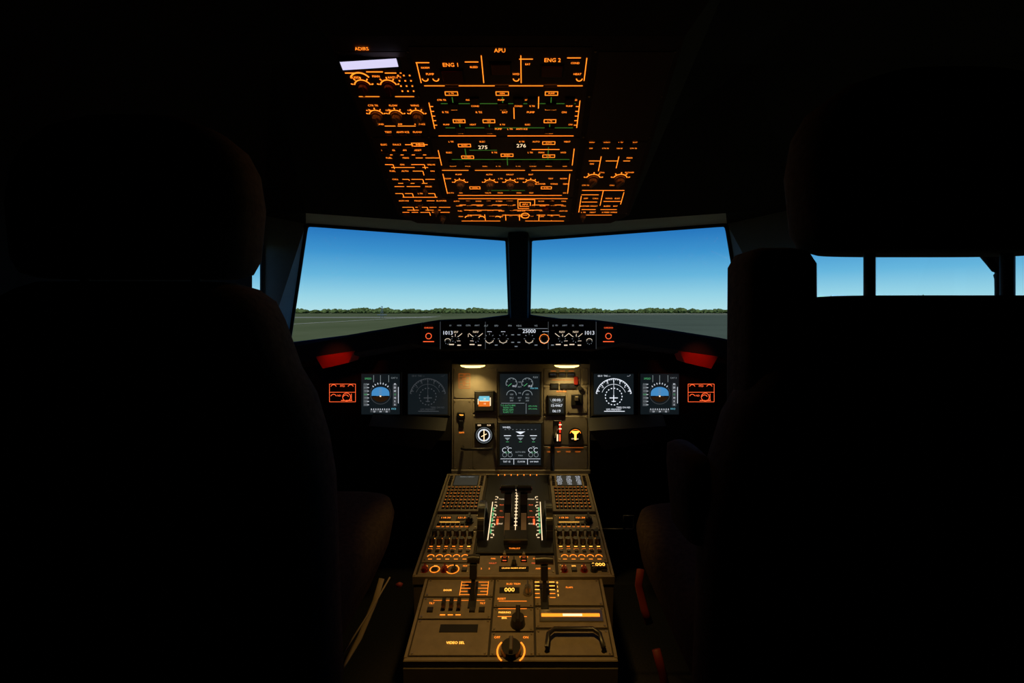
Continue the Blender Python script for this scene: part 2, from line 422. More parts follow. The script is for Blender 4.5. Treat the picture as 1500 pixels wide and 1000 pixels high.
for u in (-.97, -.57, .51, .97):
    for t in (.02, .3, .58, .8, 1.0): ov.screw(u, t, .0022)
ov.build('panel_face', ov_e)

# ------------------------------------------------------------------ glareshield + autopilot control panel
gs_e = empty('glareshield')
st = [(-.92, -.140), (-.80, -.118), (-.59, -.082), (-.42, -.054), (-.31, -.036), (-.2, -.031), (0, -.029), (.2, -.031), (.31, -.036), (.42, -.050), (.59, -.073), (.80, -.106), (.92, -.130)]
v = []; f = []
for x, zt in st:
    yb = 2.5-.547*max(0, abs(x)-.046)-.03; zb = -.029-.125*max(0, abs(x)-.046)-.012
    yb = max(yb, 1.99)
    ce = abs(x) <= .32
    thick = .118 if ce else .085
    v += [(x, 1.89, Z(zt-.008)), (x, 1.90, Z(zt)), (x, yb, Z(min(zt, zb) if not ce else zb)), (x, yb, Z(zt-.05)), (x, 2.04, Z(zt-thick-.02)), (x, 1.91, Z(zt-thick)), (x, 1.89, Z(zt-thick+.01))]
k = 7
for i in range(len(st)-1):
    for j in range(k): f.append((i*k+j, (i+1)*k+j, (i+1)*k+(j+1) % k, i*k+(j+1) % k))
f.append(tuple(range(k))); f.append(tuple(range((len(st)-1)*k, len(st)*k)))
add_mesh('hood', v, f, ['glareshield_skin'], None, gs_e)
S = 1/372
fc = Panel((0, 1.885, Z(0)), (1, 0, 0), (0, 0, 1), S, S)
fc.box('black', -112, -57, 116, -14, -.02, .006, .003)
fc.box('bezel', -140, -50, -114, -18, -.01, .004, .002); fc.box('bezel', 118, -50, 146, -18, -.01, .004, .002)
for x in (-112, -46, 46, 116): fc.quad('grey_line', x-.4, -56, x+.4, -16, .0065)
h = .0075
for x in (-129, 134):
    fc.arc('redamber', x, -37, .011, .0022, 0, 360, h); fc.text('redamber', 'CHRONO', x, -25, .008, h); fc.quad('redamber', x-8, -45.6, x+8, -44.6, h); fc.mbox('red_guard', x, -21, .03, .010, 0, .008, .002)
def fknob(x, y, r=.011, m='black_knob'): fc.cyl(m, x, y, r, .005, .022, 16, r*.85); fc.ticks('white_dim', x, y, r*1.15, r*1.5, .0018, 0, 315, 8, h)
for x in (-90, -60, 66, 86):
    fknob(x, -41, .010); fc.line('fcu_white', x-10, -33, x-4, -38, .002, h); fc.line('fcu_white', x+10, -33, x+4, -38, .002, h); fc.text('fcu_white', 'NAV', x, -31, .011, h); fc.quad('fcu_white', x-9, -50, x-2, -48.6, h); fc.quad('fcu_white', x+3, -51, x+8, -49.6, h)
for x in (-40, -20, 18, 40): fknob(x, -41, .014); fc.arc('fcu_white', x, -41, .0165, .0018, 200, 340, h)
fc.arc('amber', 40, -41, .018, .0015, 0, 360, h)
for x, t in ((-101, '1013'), (106, '1013')):
    fc.box('bezel', x-9, -37, x+9, -28, .006, .008); fc.text('white', t, x, -32.5, .021, .0085); fc.arc('fcu_white', x, -45, .012, .0016, 20, 160, h); fknob(x, -45, .008)
fc.text('white', '25000', 18, -30, .021, h); fc.text('white', '---', -20, -30, .018, h); fc.text('white', '---', -40, -30, .018, h); fc.text('white', '-----', 42, -30, .016, h)
for x in (-45, -30, -10, 3, 28, 55): fc.text('white_dim', random.choice(['SPD', 'HDG', 'ALT', 'V/S', 'LAT', 'FPA']), x, -22, .009, h)
fc.quad('white_dim', 2, -26.4, 45, -25.8, h)
for x, y in ((-6, -35), (3, -35), (-6, -46), (3, -46), (-1, -52), (28, -50), (52, -50), (-30, -50)):
    fc.box('bezel', x-3.4, y-3, x+3.4, y+3, .006, .012, .001); fc.quad('white_dim', x-2, y-.6, x+2, y+.6, .0125)
for x in (-97, -84, -71, -58, 58, 70, 82, 94): fc.box('bezel', x-4, -24, x+4, -19, .006, .011, .001); fc.text('white_dim', random.choice(['FD', 'LS', 'CSTR', 'WPT', 'VOR', 'NDB', 'ARPT']), x, -21.5, .008, .0115)
for x in (-85, -66, 72, 92): fc.rect('fcu_white', x, -44, .012, .0016, h); fc.rect('fcu_white', x-5, -36, .0016, .012, h)
fc.build('autopilot_control_panel', gs_e)
for i, x in enumerate((-.185, .205)):
    loft('flood_lamp_housing', [(x, 1.985, Z(-.225), .055, .02), (x, 1.985, Z(-.213), .055, .024), (x, 1.985, Z(-.195), .03, .02)], 'bezel', gs_e, 20, 2)
    loft('flood_lamp_lens', [(x, 1.982, Z(-.236), .030, .010), (x, 1.982, Z(-.231), .048, .018), (x, 1.982, Z(-.2255), .052, .019)], 'yellow_lamp', gs_e, 20, 2)

# ------------------------------------------------------------------ main instrument panel
mp_e = empty('instrument_panel')
S = 1/340
mp = Panel((0, 2.06, Z(0)), (1, 0, 0), (0, 0, 1), S, S)
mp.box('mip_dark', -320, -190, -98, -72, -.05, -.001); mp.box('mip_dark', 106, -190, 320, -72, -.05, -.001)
mp.box('mip_panel', -97, -236, 106, -78, -.05, .002, .002)
for (a, b_, c_, d) in [(-94, -128, -30, -84), (-94, -232, -68, -130), (-66, -150, -30, -130), (-66, -232, -30, -152), (38, -108, 92, -84), (38, -152, 70, -110), (72, -150, 102, -110), (38, -196, 102, -154), (38, -232, 102, -198), (94, -108, 103, -84)]:
    mp.box('mip_panel', a, b_, c_, d, 0, .005, .0015)
    for x in (a+2.5, c_-2.5):
        for y in (b_+2.5, d-2.5): mp.cyl('screw', x, y, .0028, .004, .007, 8)
def screen(x0, y0, x1, y1, lit='screen', bz=3):
    mp.box('bezel', x0-bz, y0-bz, x1+bz, y1+bz, -.01, .010, .004); mp.quad(lit, x0, y0, x1, y1, .0105)
h = .0112
def pfd(cx, cy):
    screen(cx-28, cy-30, cx+28, cy+29)
    mp.arc('grey_line', cx, cy, 15*S, .8*S, 0, 360, h)
    a, b_ = cx, cy+1; pts = [(a-13, b_-4), (a+13, b_-4)]+[(a+13*math.cos(t), b_+9*math.sin(t)) for t in [math.pi*i/12 for i in range(13)]]
    mp.poly('att_blue', pts, h+.0004)
    pts = [(a+13, b_-4), (a-13, b_-4)]+[(a-12*math.cos(t), b_-4-9*math.sin(t)) for t in [math.pi*i/12 for i in range(1, 12)]]
    mp.poly('att_brown', pts, h+.0002)
    mp.ticks('white', cx, cy, 14*S, 16.5*S, .8*S, 45, 135, 7, h)
    for y in (-2, 1, 4, 7): mp.rect('white_dim', cx, cy+y, .012, .0016, h+.0008)
    mp.rect('black', cx-9, cy-3.5, .018, .004, h+.001); mp.rect('black', cx+9, cy-3.5, .018, .004, h+.001)
    mp.rect('warm_white', cx, cy-3.5, .006, .005, h+.001)
    for x in (-10, 0, 12): mp.rect('white_dim', cx+x, cy+22, .002, .03, h)
    mp.text('green_bright', 'SPEED', cx-18, cy+22, .011, h); mp.text('white_dim', 'CAT 3', cx+20, cy+23, .010, h)
    mp.quad('grey_line', cx-25, cy-18, cx-18, cy+14, h); mp.quad('grey_line', cx+18, cy-18, cx+24, cy+14, h)
    for i in range(7):
        mp.rect('white', cx-18, cy-16+i*5, .008, .0018, h+.0005)
        mp.text('white_dim' if i != 3 else 'green_bright', str(100+i*20), cx-22, cy-16+i*5, .010, h+.0005); mp.text('white' if i != 3 else 'green_bright', str(i*5), cx+21, cy-16+i*5, .010, h+.0005)
    mp.rect('white', cx+26, cy-2, .002, .07, h); mp.text('cyan', '1013', cx+19, cy-22, .011, h)
    mp.quad('grey_line', cx-15, cy-27, cx+14, cy-22, h)
    for i in range(9): mp.rect('white', cx-13+i*3.2, cy-22.5, .002, .006, h+.0005)
    for i in range(3): mp.text('white', str(33+i), cx-9+i*9, cy-26, .009, h+.0005)
pfd(-200, -121); pfd(207, -121)
def nd(cx, cy, m, tm):
    screen(cx-29, cy-30, cx+29, cy+29)
    mp.arc(m, cx, cy-4, 26*S, 1.0*S, 10, 170, h); mp.ticks(m, cx, cy-4, 24*S, 26*S, .8*S, 10, 170, 25, h); mp.ticks(m, cx, cy-4, 22*S, 26*S, 1*S, 20, 160, 7, h)
    mp.ticks(m, cx, cy-4, 11.5*S, 12.8*S, 2*S, 0, 360, 18, h); mp.arc(m, cx, cy-4, 18*S, .5*S, 20, 160, h)
    mp.line(m, cx, cy-2, cx, cy-12, 1.3*S, h); mp.line(m, cx-6, cy-6, cx+6, cy-6, 1.3*S, h); mp.line(m, cx-3, cy-11, cx+3, cy-11, 1*S, h); mp.line(m, cx, cy-2, cx, cy+23, .5*S, h)
    mp.text(tm, 'GS 0  TAS ---', cx-14, cy+26, .010, h); mp.text(tm, '---°', cx+22, cy+26, .011, h)
    mp.text(m, 'TERR ON ND', cx+14, cy-20, .010, h); mp.quad(m, cx-14, cy-26, cx+16, cy-25, h); mp.text(m, 'GPS PRIMARY', cx, cy-23, .011, h)
    for a in (40, 65, 90, 115, 140):
        t = math.radians(a); mp.text(m, str(int(a/10)), cx+math.cos(t)*21, cy-4+math.sin(t)*21, .010, h)
nd(-131, -121, 'grey_line', 'grey_line'); nd(140, -121, 'white', 'white')
screen(-26, -151, 32, -92)
for x in (-9, 14):
    mp.arc('white_dim', x, -106, 8*S, .8*S, -20, 200, h); mp.ticks('white_dim', x, -106, 6*S, 8*S, .8*S, -20, 200, 6, h); mp.line('green_bright', x, -106, x-5, -110, .8*S, h); mp.text('white', '19.5', x+4, -110, .011, h)
    mp.arc('white_dim', x, -123, 7*S, .8*S, 0, 180, h); mp.text('white_dim', '430', x, -122, .010, h); mp.text('white_dim', '300', x, -131, .010, h)
    mp.text('white_dim', '58.2', x, -127, .010, h)
for y in (-104, -111, -120, -127, -131): mp.text('white_dim', random.choice(['N1', 'EGT', 'N2', 'FF', '%']), 3, y, .009, h)
mp.text('white_dim', 'FLEX', 26, -97, .010, h); mp.text('cyan', 'FOB 5200', 24, -113, .008, h)
mp.quad('white_dim', -24, -135, 10, -134.4, h); mp.quad('white_dim', 12, -150, 12.6, -135, h)
for i, t in enumerate(('T.O AUTO BRK', 'SIGNS ON', 'SPLRS ARM', 'FLAPS T.O')): mp.text('green_bright', t, -14, -138-i*3.3, .0095, h)
for i in range(2): mp.text('green_bright', 'APU AVAIL', 22, -139-i*4, .008, h)
screen(-26, -225, 34, -165)
mp.text('white', 'WHEEL', -16, -170, .011, h)
for x in (-15, 4, 23):
    mp.line('white', x-5, -182, x+5, -182, 1*S, h); mp.poly('white_dim', [(x-4, -185), (x+4, -185), (x, -189)], h)
    mp.rect('green_bright', x, -191, .012, .002, h)
mp.poly('white', [(-3, -176), (11, -176), (4, -180)], h)
for i in range(9): mp.rect('white_dim', -18+i*5.5, -173, .006, .0015, h)
for cx in (-15, 23):
    for dx in (-4, 4):
        mp.arc('white', cx+dx, -203, 3.2*S, .6*S, 50, 310, h); mp.arc('white_dim', cx+dx, -210, 3.0*S, .6*S, 0, 360, h)
    mp.text('white', '°C', cx, -199, .010, h); mp.text('green_bright', '35 35', cx, -206.5, .010, h)
mp.text('white_dim', 'AUTO BRK', 4, -206, .009, h); mp.text('white_dim', 'MAX', 4, -211, .009, h)
mp.quad('white', -25, -216, 33, -215.5, h); mp.text('white', 'TAT 15', -16, -220, .010, h); mp.text('white', '12 H 04', 5, -220, .010, h); mp.text('white', 'GW 58000', 24, -220, .008, h)
mp.quad('white', -6, -224, -5.4, -216, h); mp.quad('white', 14, -224, 14.6, -216, h)
mp.box('black', -63, -147, -34, -117, .004, .016, .003); mp.box('bezel', -61, -145, -36, -119, .016, .017)
mp.quad('cyan', -56, -131, -41, -124, .018); mp.quad('att_blue', -57, -131, -40, -126, .0178); mp.quad('amber_dim', -57, -139, -40, -131, .0178); mp.quad('warm_white', -55, -131.6, -42, -130.6, .0185)
mp.quad('warm_white', -58, -136, -56.8, -128, .0185); mp.quad('warm_white', -40.4, -138, -39, -126, .0185); mp.text('warm_white', '20', -48, -128, .010, .019); mp.text('warm_white', '10', -48, -135, .010, .019)
mp.cyl('black', -49, -181, .042, .004, .014, 28); mp.arc('white', -49, -181, .024, .006, 0, 360, .0146, 32); mp.ticks('black', -49, -181, .022, .028, .0018, 0, 345, 24, .015); mp.arc('white_dim', -49, -181, .033, .0018, 0, 360, .0146)
mp.line('warm_white', -49, -173, -49, -189, .004, .0155); mp.line('warm_white', -53, -183, -45, -179, .003, .0155); mp.box('black', -62, -171, -35, -164, .004, .010, .001)
for x, t in ((-56, '000'), (-42, '014')): mp.text('warm_white', t, x, -167, .010, .0105)
mp.outline('amber_dim', -86, -113, -70, -92, .0012, .006)
for y in (-96, -101, -106, -110): mp.line('amber_dim', -85, y, -71, y, .001, .006); mp.text('amber_dim', wd(), -78, y+2, .007, .006)
mp.box('black', -88, -157, -77, -148, .004, .012, .002); mp.text('amber_bright', 'TERR', -82, -152, .008, .0125); mp.box('black', -86, -170, -79, -160, .004, .010, .002)
mp.text('amber', 'SLATS', -82, -178, .008, .0062)
tube('grab_handle', [(-.235, 2.05, Z(-.582)), (-.235, 2.02, Z(-.582)), (-.22, 2.01, Z(-.582)), (-.125, 2.01, Z(-.582)), (-.11, 2.02, Z(-.582)), (-.11, 2.05, Z(-.582))], .006, 'black_knob', mp_e)
for x in (52, 65, 78):
    mp.box('black', x-6, -97, x+6, -90, .004, .010, .001); mp.text('grey_line', 'DECEL', x, -93, .009, .0105)
    mp.line('amber_dim', x-4, -88, x+4, -88, .0014, .006)
for x in (54, 68, 80): mp.box('black', x-6, -114, x+6, -106, .004, .010, .001); mp.text('grey_line', 'HOT', x, -110, .009, .0105)
mp.line('amber_dim', 50, -101, 90, -101, .0014, .006); mp.text('amber', 'AUTO BRK', 64, -118, .009, .006)
mp.box('red_guard', 82, -108, 88, -96, .004, .016, .002); mp.box('black', 78, -138, 94, -122, .004, .012, .002); mp.box('metal', 83, -130, 88, -124, .012, .03, .002)
mp.cyl('black_knob', 90, -112, .010, .004, .02)
mp.box('black', 43, -152, 70, -123, .004, .014, .003); mp.box('screen', 46, -149, 67, -126, .0135, .0145)
for y, t in ((-130, '00:00'), (-138, '15:4467'), (-146, '06:19')): mp.text('white', t, 56.5, y, .016, .0152)
mp.arc('white_dim', 56.5, -124.5, .03, .0015, 200, 340, .0152)
mp.box('black', 52, -192, 64, -160, .004, .010, .002)
mp.quad('red_lit', 60.5, -178, 63, -162, .011); mp.quad('warm_white', 57, -190, 59, -180, .011); mp.quad('redamber', 60.5, -190, 62.5, -180, .011)
for y in (-166, -172): mp.quad('warm_white', 60, y-.8, 64, y+.8, .0115)
mp.cyl('black', 84, -181, .030, .004, .014, 24); mp.poly('amber_bright', [(77, -175), (91, -175), (85.5, -180), (85.5, -188), (82.5, -188), (82.5, -180)], .0148); mp.arc('amber', 84, -181, .024, .002, 20, 160, .0148)
for a in (-72, 240): mp.text('warm_white', 'OFF', 84+math.cos(math.radians(a))*7, -181+math.sin(math.radians(a))*6, .008, .015)
tube('landing_gear_lever', [(.165, 2.05, Z(-.50)), (.155, 1.99, Z(-.515)), (.145, 1.97, Z(-.56)), (.145, 1.98, Z(-.66))], .009, 'black_knob', mp_e)
for x in (46, 60, 74, 88): mp.text('amber_dim', wd(), x, -206, .008, .0062)
mp.line('amber_dim', 44, -200, 96, -200, .001, .0062)
mp.box('mip_panel', -97, -238, 106, -232, .005, .014, .002)
for cx in (-256, 268):
    mp.box('bezel', cx-22, -137, cx+22, -103, -.01, .006, .002)
    mp.outline('redamber', cx-19, -133, cx+19, -107, .0018, .0066); mp.line('redamber', cx-19, -119, cx+19, -119, .0018, .0066)
    for x, y in ((-13, -112), (12, -112), (-13, -126), (5, -127)):
        mp.arc('redamber', cx+x, y, .012, .0022, 20, 160, .0068); mp.knob('black_knob', cx+x, y-1, .007, .012, None)
    mp.text('redamber', 'PFD', cx, -110, .012, .0068); mp.text('redamber', 'ND', cx-5, -124, .011, .0068); mp.line('redamber', cx-2, -131, cx+14, -131, .003, .0066); mp.line('redamber', cx+13, -131, cx+13, -121, .002, .0066); mp.arc('redamber', cx+6, -126, .017, .0022, 0, 360, .0066)
mp.build('panel_face', mp_e)
for s in (-1, 1):
    m = MB(); a = .30; b_ = .62
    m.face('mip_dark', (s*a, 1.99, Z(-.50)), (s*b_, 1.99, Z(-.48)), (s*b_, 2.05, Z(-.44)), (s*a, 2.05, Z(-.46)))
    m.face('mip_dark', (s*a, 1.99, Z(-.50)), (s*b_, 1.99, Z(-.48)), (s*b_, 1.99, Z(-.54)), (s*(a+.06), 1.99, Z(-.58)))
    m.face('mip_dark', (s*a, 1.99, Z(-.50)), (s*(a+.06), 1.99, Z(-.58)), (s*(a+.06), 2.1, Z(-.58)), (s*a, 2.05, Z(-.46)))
    m.build('stowed_tray_table', mp_e)
for s in (-1, 1):
    x0, x1 = s*.79, s*.64; y = 1.875
    m = MB()
    P_ = [(x0, y, Z(-.180)), (x1, y, Z(-.158)), (s*.665, y+.02, Z(-.205)), (s*.77, y+.02, Z(-.230))]
    Q_ = [(p[0], p[1]+.10, p[2]) for p in P_]
    m.face('hood_red_glow', *P_); m.face('hood_red_glow', *Q_)
    for i in range(4): m.face('hood_red_glow', P_[i], P_[(i+1) % 4], Q_[(i+1) % 4], Q_[i])
    m.build('red_lit_hood_patch', gs_e)  # added wedge, painted red for the red-lit patch under the hood

# ------------------------------------------------------------------ centre pedestal
pd_e = empty('center_pedestal')
pf = Panel((0, 1.424, Z(-.793)), (1, 0, 0), (0, .606, .091), .3, -.613, 0, .613)
def body(pts_y, hw, m, name):
    v = []
    for (y, z) in pts_y: v += [(-hw, y, z), (hw, y, z), (hw*.97, y, 0.001), (-hw*.97, y, 0.001)]
    n_ = len(pts_y); f = []
    for i in range(n_-1):
        for j in range(4): f.append((i*4+j, i*4+(j+1) % 4, (i+1)*4+(j+1) % 4, (i+1)*4+j))
    f += [(0, 1, 2, 3), tuple((n_-1)*4+j for j in range(4))]
    add_mesh(name, v, f, [m], None, pd_e)
body([(1.424, Z(-.81)), (2.03, Z(-.722))], .298, 'ped_body', 'forward_body')
body([(1.165, Z(-.873)), (1.424, Z(-.816))], .262, 'ped_body', 'aft_body')
pf.box('ped_gap', -1, 0, 1, 1, -.012, -.0, .0)
for s in (-1, 1): pf.box('ped_panel', s*1.0, -.005, s*.975, 1.005, -.02, .008, .001)
pf.box('ped_panel', -1, -.015, 1, .0, -.02, .006, .001); pf.box('ped_panel', -1, .995, 1, 1.01, -.02, .006, .001)
def sub(P, u0, s0, u1, s1, m='ped_panel', hh=.004):
    P.box(m, u0, s0, u1, s1, 0, hh, .001)
    du = math.copysign(.025, u1-u0); ds = .018
    for u in (u0+du, u1-du):
        for s_ in (s0+ds, s1-ds): P.cyl('screw', u, s_, .003, hh, hh+.002, 8)
for (u0, u1) in ((-.96, -.44), (.45, .97)):
    pf.box('ped_panel', u0, .01, u1, .465, 0, .012, .002)
    um = (u0+u1)/2
    pf.box('black', u0+.09, .03, u1-.09, .17, .012, .0135); pf.quad('mcdu_screen', u0+.1, .036, u1-.1, .164, .0137)
    if u0 > 0:
        for i in range(6):
            for j in range(3):
                pf.text('white', random.choice(['<IRS', 'FUEL', 'INIT', 'NAV>', '250/5']), um-.13+j*.13, .05+i*.02, .010, .014)
    else: pf.text('white_dim', 'MCDU MENU', um, .055, .010, .014)
    for i in range(5):
        for u in (u0+.045, u1-.045): pf.mbox('black_knob', u, .05+i*.027, .012, .008, .012, .017, .001)
    for r in range(7):
        for c_ in range(9):
            u = u0+.06+c_*(u1-u0-.12)/8; s_ = .20+r*.038
            pf.mbox('black_knob', u, s_, .0115, .012, .012, .017, .001)
            if r < 2 and c_ < 6: pf.text('amber_key', random.choice(['DIR', 'FPL', 'INIT', 'PERF', 'RAD']), u, s_, .0048, .0175)
            else: pf.text('amber_key', random.choice('ABCDEFGHKLMNPRSTUVWXYZ0123456789'), u, s_, .0105, .0175)
for sg in (-1, 1):
    u0, u1 = (-.96, -.44) if sg < 0 else (.45, .97); um = (u0+u1)/2
    sub(pf, u0, .475, u1, .625)
    pf.box('black', u0+.05, .50, u0+.19, .535, .004, .006); pf.box('black', u0+.25, .50, u0+.39, .535, .004, .006)
    pf.text('amber', '118.30', u0+.12, .517, .013, .0065); pf.text('amber', '121.50', u0+.32, .517, .013, .0065)
    for i in range(7): pf.mbox('black_knob', u0+.06+i*.055, .575, .012, .010, .004, .008, .001); pf.text('amber', random.choice(['VHF', 'HF', 'NAV', 'AM', 'ILS']), u0+.06+i*.055, .600, .007, .0045)
    pf.knob('black_knob', um+.15, .55, .015, .022, 'amber_bright'); pf.line('amber_bright', u0+.06, .555, u0+.3, .555, .0016, .0045)
    sub(pf, u0, .635, u1, .90)
    for r in range(3):
        for c_ in range(6):
            u = u0+.05+c_*.082; s_ = .68+r*.068
            if r < 2:
                pf.cyl('black_knob', u, s_, .010, .004, .024, 14, .008); pf.rect('amber_bright' if random.random() < .5 else 'amber', u, s_+.028, .010, .003, .0045)
            else: pf.mbox('black_knob', u, s_, .012, .012, .004, .009, .001); pf.text('amber', random.choice(['CALL', 'INT', 'RAD', 'CAB', 'ATT']), u, s_-.018, .007, .0045)
    for i in range(5): pf.arc('amber', u0+.08+i*.09, .860, .010, .0025, 0, 180, .0047); pf.rect('amber', u0+.08+i*.09, .878, .012, .0024, .0045)
    sub(pf, u0-.0, .91, u1, .99)
    for i in range(5):
        u = u0+.06+i*.1; pf.text('amber_bright' if i % 2 else 'amber', random.choice(['ON', 'OFF', 'ALT', 'TA', 'WX', 'ALL']), u, .93, .008, .0045)
        if i in (0, 2, 3): pf.knob('red_guard' if i != 3 else 'black_knob', u, .962, .011, .014, None)
        else: pf.mbox('black_knob', u, .962, .016, .014, .004, .01, .001)
pf.box('black', .78, .925, .94, .965, .004, .0155); pf.text('amber_bright', '2000', .86, .945, .020, .016)
pf.arc('amber', -.62, .955, .019, .0025, 0, 360, .005); pf.arc('amber', -.80, .955, .014, .0025, 0, 360, .005)
# thrust quadrant
pf.box('black', -.41, .01, .42, .84, 0, .010, .002)
for s_ in (-1, 1):
    a = .115*s_; v = []; f = []; n_ = 40; R = .085; yc = .613*(1-.60); th = .011
    rings = [(R*.72, -th), (R, -th), (R, th), (R*.72, th)]
    for i in range(n_):
        t = 2*math.pi*i/n_
        for (r_, x_) in rings: v.append((a+x_, yc+r_*math.cos(t), .005+r_*math.sin(t)))
    for i in range(n_):
        j = (i+1) % n_
        for q_ in range(4): f.append((i*4+q_, i*4+(q_+1) % 4, j*4+(q_+1) % 4, j*4+q_))
    pf.raw('black_knob', v, f)
    for i in range(6):
        t = math.radians(25+i*26); c0, s0_ = math.cos(t), math.sin(t); rr = R+.0006
        t2 = t+.03; c1, s1_ = math.cos(t2), math.sin(t2)
        pf.raw('metal', [(a-th, yc+rr*c0, .005+rr*s0_), (a+th, yc+rr*c0, .005+rr*s0_), (a+th, yc+rr*c1, .005+rr*s1_), (a-th, yc+rr*c1, .005+rr*s1_)], [(0, 1, 2, 3)])
    v = [(a, yc+R*.75*math.cos(2*math.pi*i/n_), .005+R*.75*math.sin(2*math.pi*i/n_)) for i in range(n_)]; pf.raw('bezel', v, [tuple(range(n_))])
    x = .26*s_
    for i in range(14):
        s__ = .30+i*.032
        pf.rect('warm_white', x, s__, .008, .0032, .0115)
        if i % 3 == 0: pf.rect('warm_white', x-.018*s_, s__+.01, .003, .010, .0115)
    pf.quad('warm_white', x+s_*.035, .36, x+s_*.045, .74, .0115)
    for i, t in enumerate(('TOGA', 'FLX', 'CL', 'A/THR', 'IDLE')): pf.text('redamber' if i in (1, 2, 3) else 'warm_white', t, x-s_*.078, .33+i*.065, .0095, .0116)
    for i in range(5): pf.rect('green_bright', x+s_*.018, .44+i*.055, .006, .024, .0114)
    pf.rect('redamber', x-s_*.045, .57, .007, .035, .0113)
for i in range(12): pf.rect('warm_white', .0, .22+i*.035, .011, .005, .0115)
pf.quad('warm_white', -.004, .2, .004, .66, .0114)
pf.box('black_knob', -.12, .69, .14, .78, .01, .03, .003); pf.text('amber', 'THRUST', 0, .81, .010, .0115)
for i in range(-3, 4): pf.cyl('amber', i*.09, .02, .0022, .010, .013, 8)
sub(pf, -.41, .85, .42, .99)
for s_ in (-1, 1):
    u = s_*.10
    pf.text('amber', 'ENG %d' % (1 if s_ < 0 else 2), u, .862, .010, .0046)
    pf.mbox('black', u, .885, .020, .020, .004, .010, .001); pf.mbox('metal', u, .88, .009, .012, .008, .030, .002); pf.rect('redamber', u, .902, .012, .003, .0105)
    pf.text('amber', 'FIRE', s_*.22, .875, .008, .0046); pf.text('redamber', 'FAULT', s_*.22, .91, .008, .0046)
pf.mbox('black', 0, .955, .09, .02, .004, .008, .001); pf.text('amber_bright', 'CRANK NORM START', 0, .955, .0075, .0085)
pf.knob('black_knob', 0, .925, .009, .02, None)
for u in (-.33, -.25, .25, .34): pf.text('amber', random.choice(['1', '2', 'FULL', 'ARM']), u, .95, .009, .0046)
def lever(P, x0, pts, w, m):
    v = []; f = []
    for (s_, hh, th) in pts:
        a, b_ = P.L(x0, s_)
        v += [(a-w/2, b_-th/2, hh), (a+w/2, b_-th/2, hh), (a+w/2, b_+th/2, hh), (a-w/2, b_+th/2, hh)]
    for i in range(len(pts)-1):
        for j in range(4): f.append((i*4+j, i*4+(j+1) % 4, (i+1)*4+(j+1) % 4, (i+1)*4+j))
    f += [(0, 1, 2, 3), tuple((len(pts)-1)*4+j for j in range(4))]
    P.raw(m, v, f)
for s_ in (-1, 1):
    x = .095*s_
    lever(pf, x, [(.56, .005, .05), (.50, .06, .03), (.46, .085, .026)], .026, 'black_knob')
    lever(pf, x, [(.70, .012, .004), (.62, .030, .004), (.575, .045, .004)], .018, 'lever_face')
    a, b_ = pf.L(x, .455)
    tube('thrust_lever_grip', [pf.W(a-.026, b_, .096), pf.W(a-.024, b_, .096), pf.W(a, b_, .096), pf.W(a+.024, b_, .096), pf.W(a+.026, b_, .096)], .0155, 'black_knob', pd_e, 14)
    tube('thrust_lever_button', [pf.W(a+s_*.024, b_, .096), pf.W(a+s_*.030, b_, .096)], .006, 'red_guard', pd_e, 10)
pf.build('forward_section', pd_e)

pa = Panel((0, 1.174, Z(-.856)), (1, 0, 0), (0, .25, .056), .2625, -.256, 0, .256)
pa.box('ped_gap', -1, 0, 1, 1, -.012, 0)
pa.box('ped_panel', -1, .985, 1, 1.03, -.03, .004, .002)
for s_ in (-1, 1): pa.box('ped_panel', s_*1, 0, s_*.97, 1, -.02, .006, .001)
sub(pa, -.96, .02, -.22, .26); sub(pa, -.96, .28, -.22, .55); sub(pa, -.96, .57, -.22, .97)
sub(pa, -.20, .02, .22, .40); sub(pa, -.20, .42, .22, .70); sub(pa, -.20, .72, .22, .97)
sub(pa, .24, .02, .96, .38); sub(pa, .24, .41, .96, .66); sub(pa, .24, .69, .96, .97)
pa.text('amber_bright', 'DOOR', -.72, .18, .008, .005)
for i in range(5): pa.line('amber', -.58, .06+i*.045, -.50 if i % 2 else -.47, .06+i*.045, .0014, .0048); pa.line('amber', -.36 if i % 2 else -.39, .06+i*.045, -.28, .06+i*.045, .0014, .0048)
pa.line('amber', -.58, .05, -.58, .25, .0014, .0048); pa.line('amber', -.28, .05, -.28, .25, .0014, .0048)
pa.box('black', -.15, .14, .07, .22, .004, .0055); pa.text('amber_bright', '000', -.04, .18, .020, .0062); pa.text('amber', 'RUD TRIM', 0, .09, .009, .005); pa.text('amber', 'RESET', -.12, .30, .009, .005)
pa.knob('metal', .16, .22, .012, .028, None)
for i in range(3): pa.line('amber', -.15, .33+i*.1, .15, .33+i*.1, .0012, .0048)
for i, t in enumerate(('PARKING', 'BRK')): pa.text('amber_bright', t, -.08, .48+i*.07, .008, .005)
pa.cyl('black_knob', .06, .62, .020, .004, .026, 24, .017); pa.mbox('black_knob', .06, .60, .012, .05, .02, .038, .003)
pa.cyl('black_knob', .0, .93, .026, .004, .02, 24, .024); pa.arc('amber', .0, .93, .034, .004, 135, 230, .0055); pa.arc('amber', .0, .93, .034, .004, -50, 45, .0055); pa.text('amber', 'OFF', -.14, .78, .009, .005); pa.text('amber', 'ON', .14, .78, .009, .005)
pa.mbox('metal', .0, .93, .010, .04, .02, .032, .002)
for i, u in enumerate((-.72, -.64, -.56)):
    pa.cyl('metal', u, .42, .004, .004, .02, 10); pa.mbox('black_knob', u, .42, .010, .02, .014, .03, .002); pa.rect('amber', u, .51, .014, .003, .005)
for u in (-.86, -.42, -.32): pa.text('amber', random.choice(['WX', 'TILT', 'GAIN']), u, .36, .008, .005); pa.mbox('black_knob', u, .45, .016, .014, .004, .010, .001)
pa.line('amber', -.85, .32, -.3, .32, .0010, .0048)
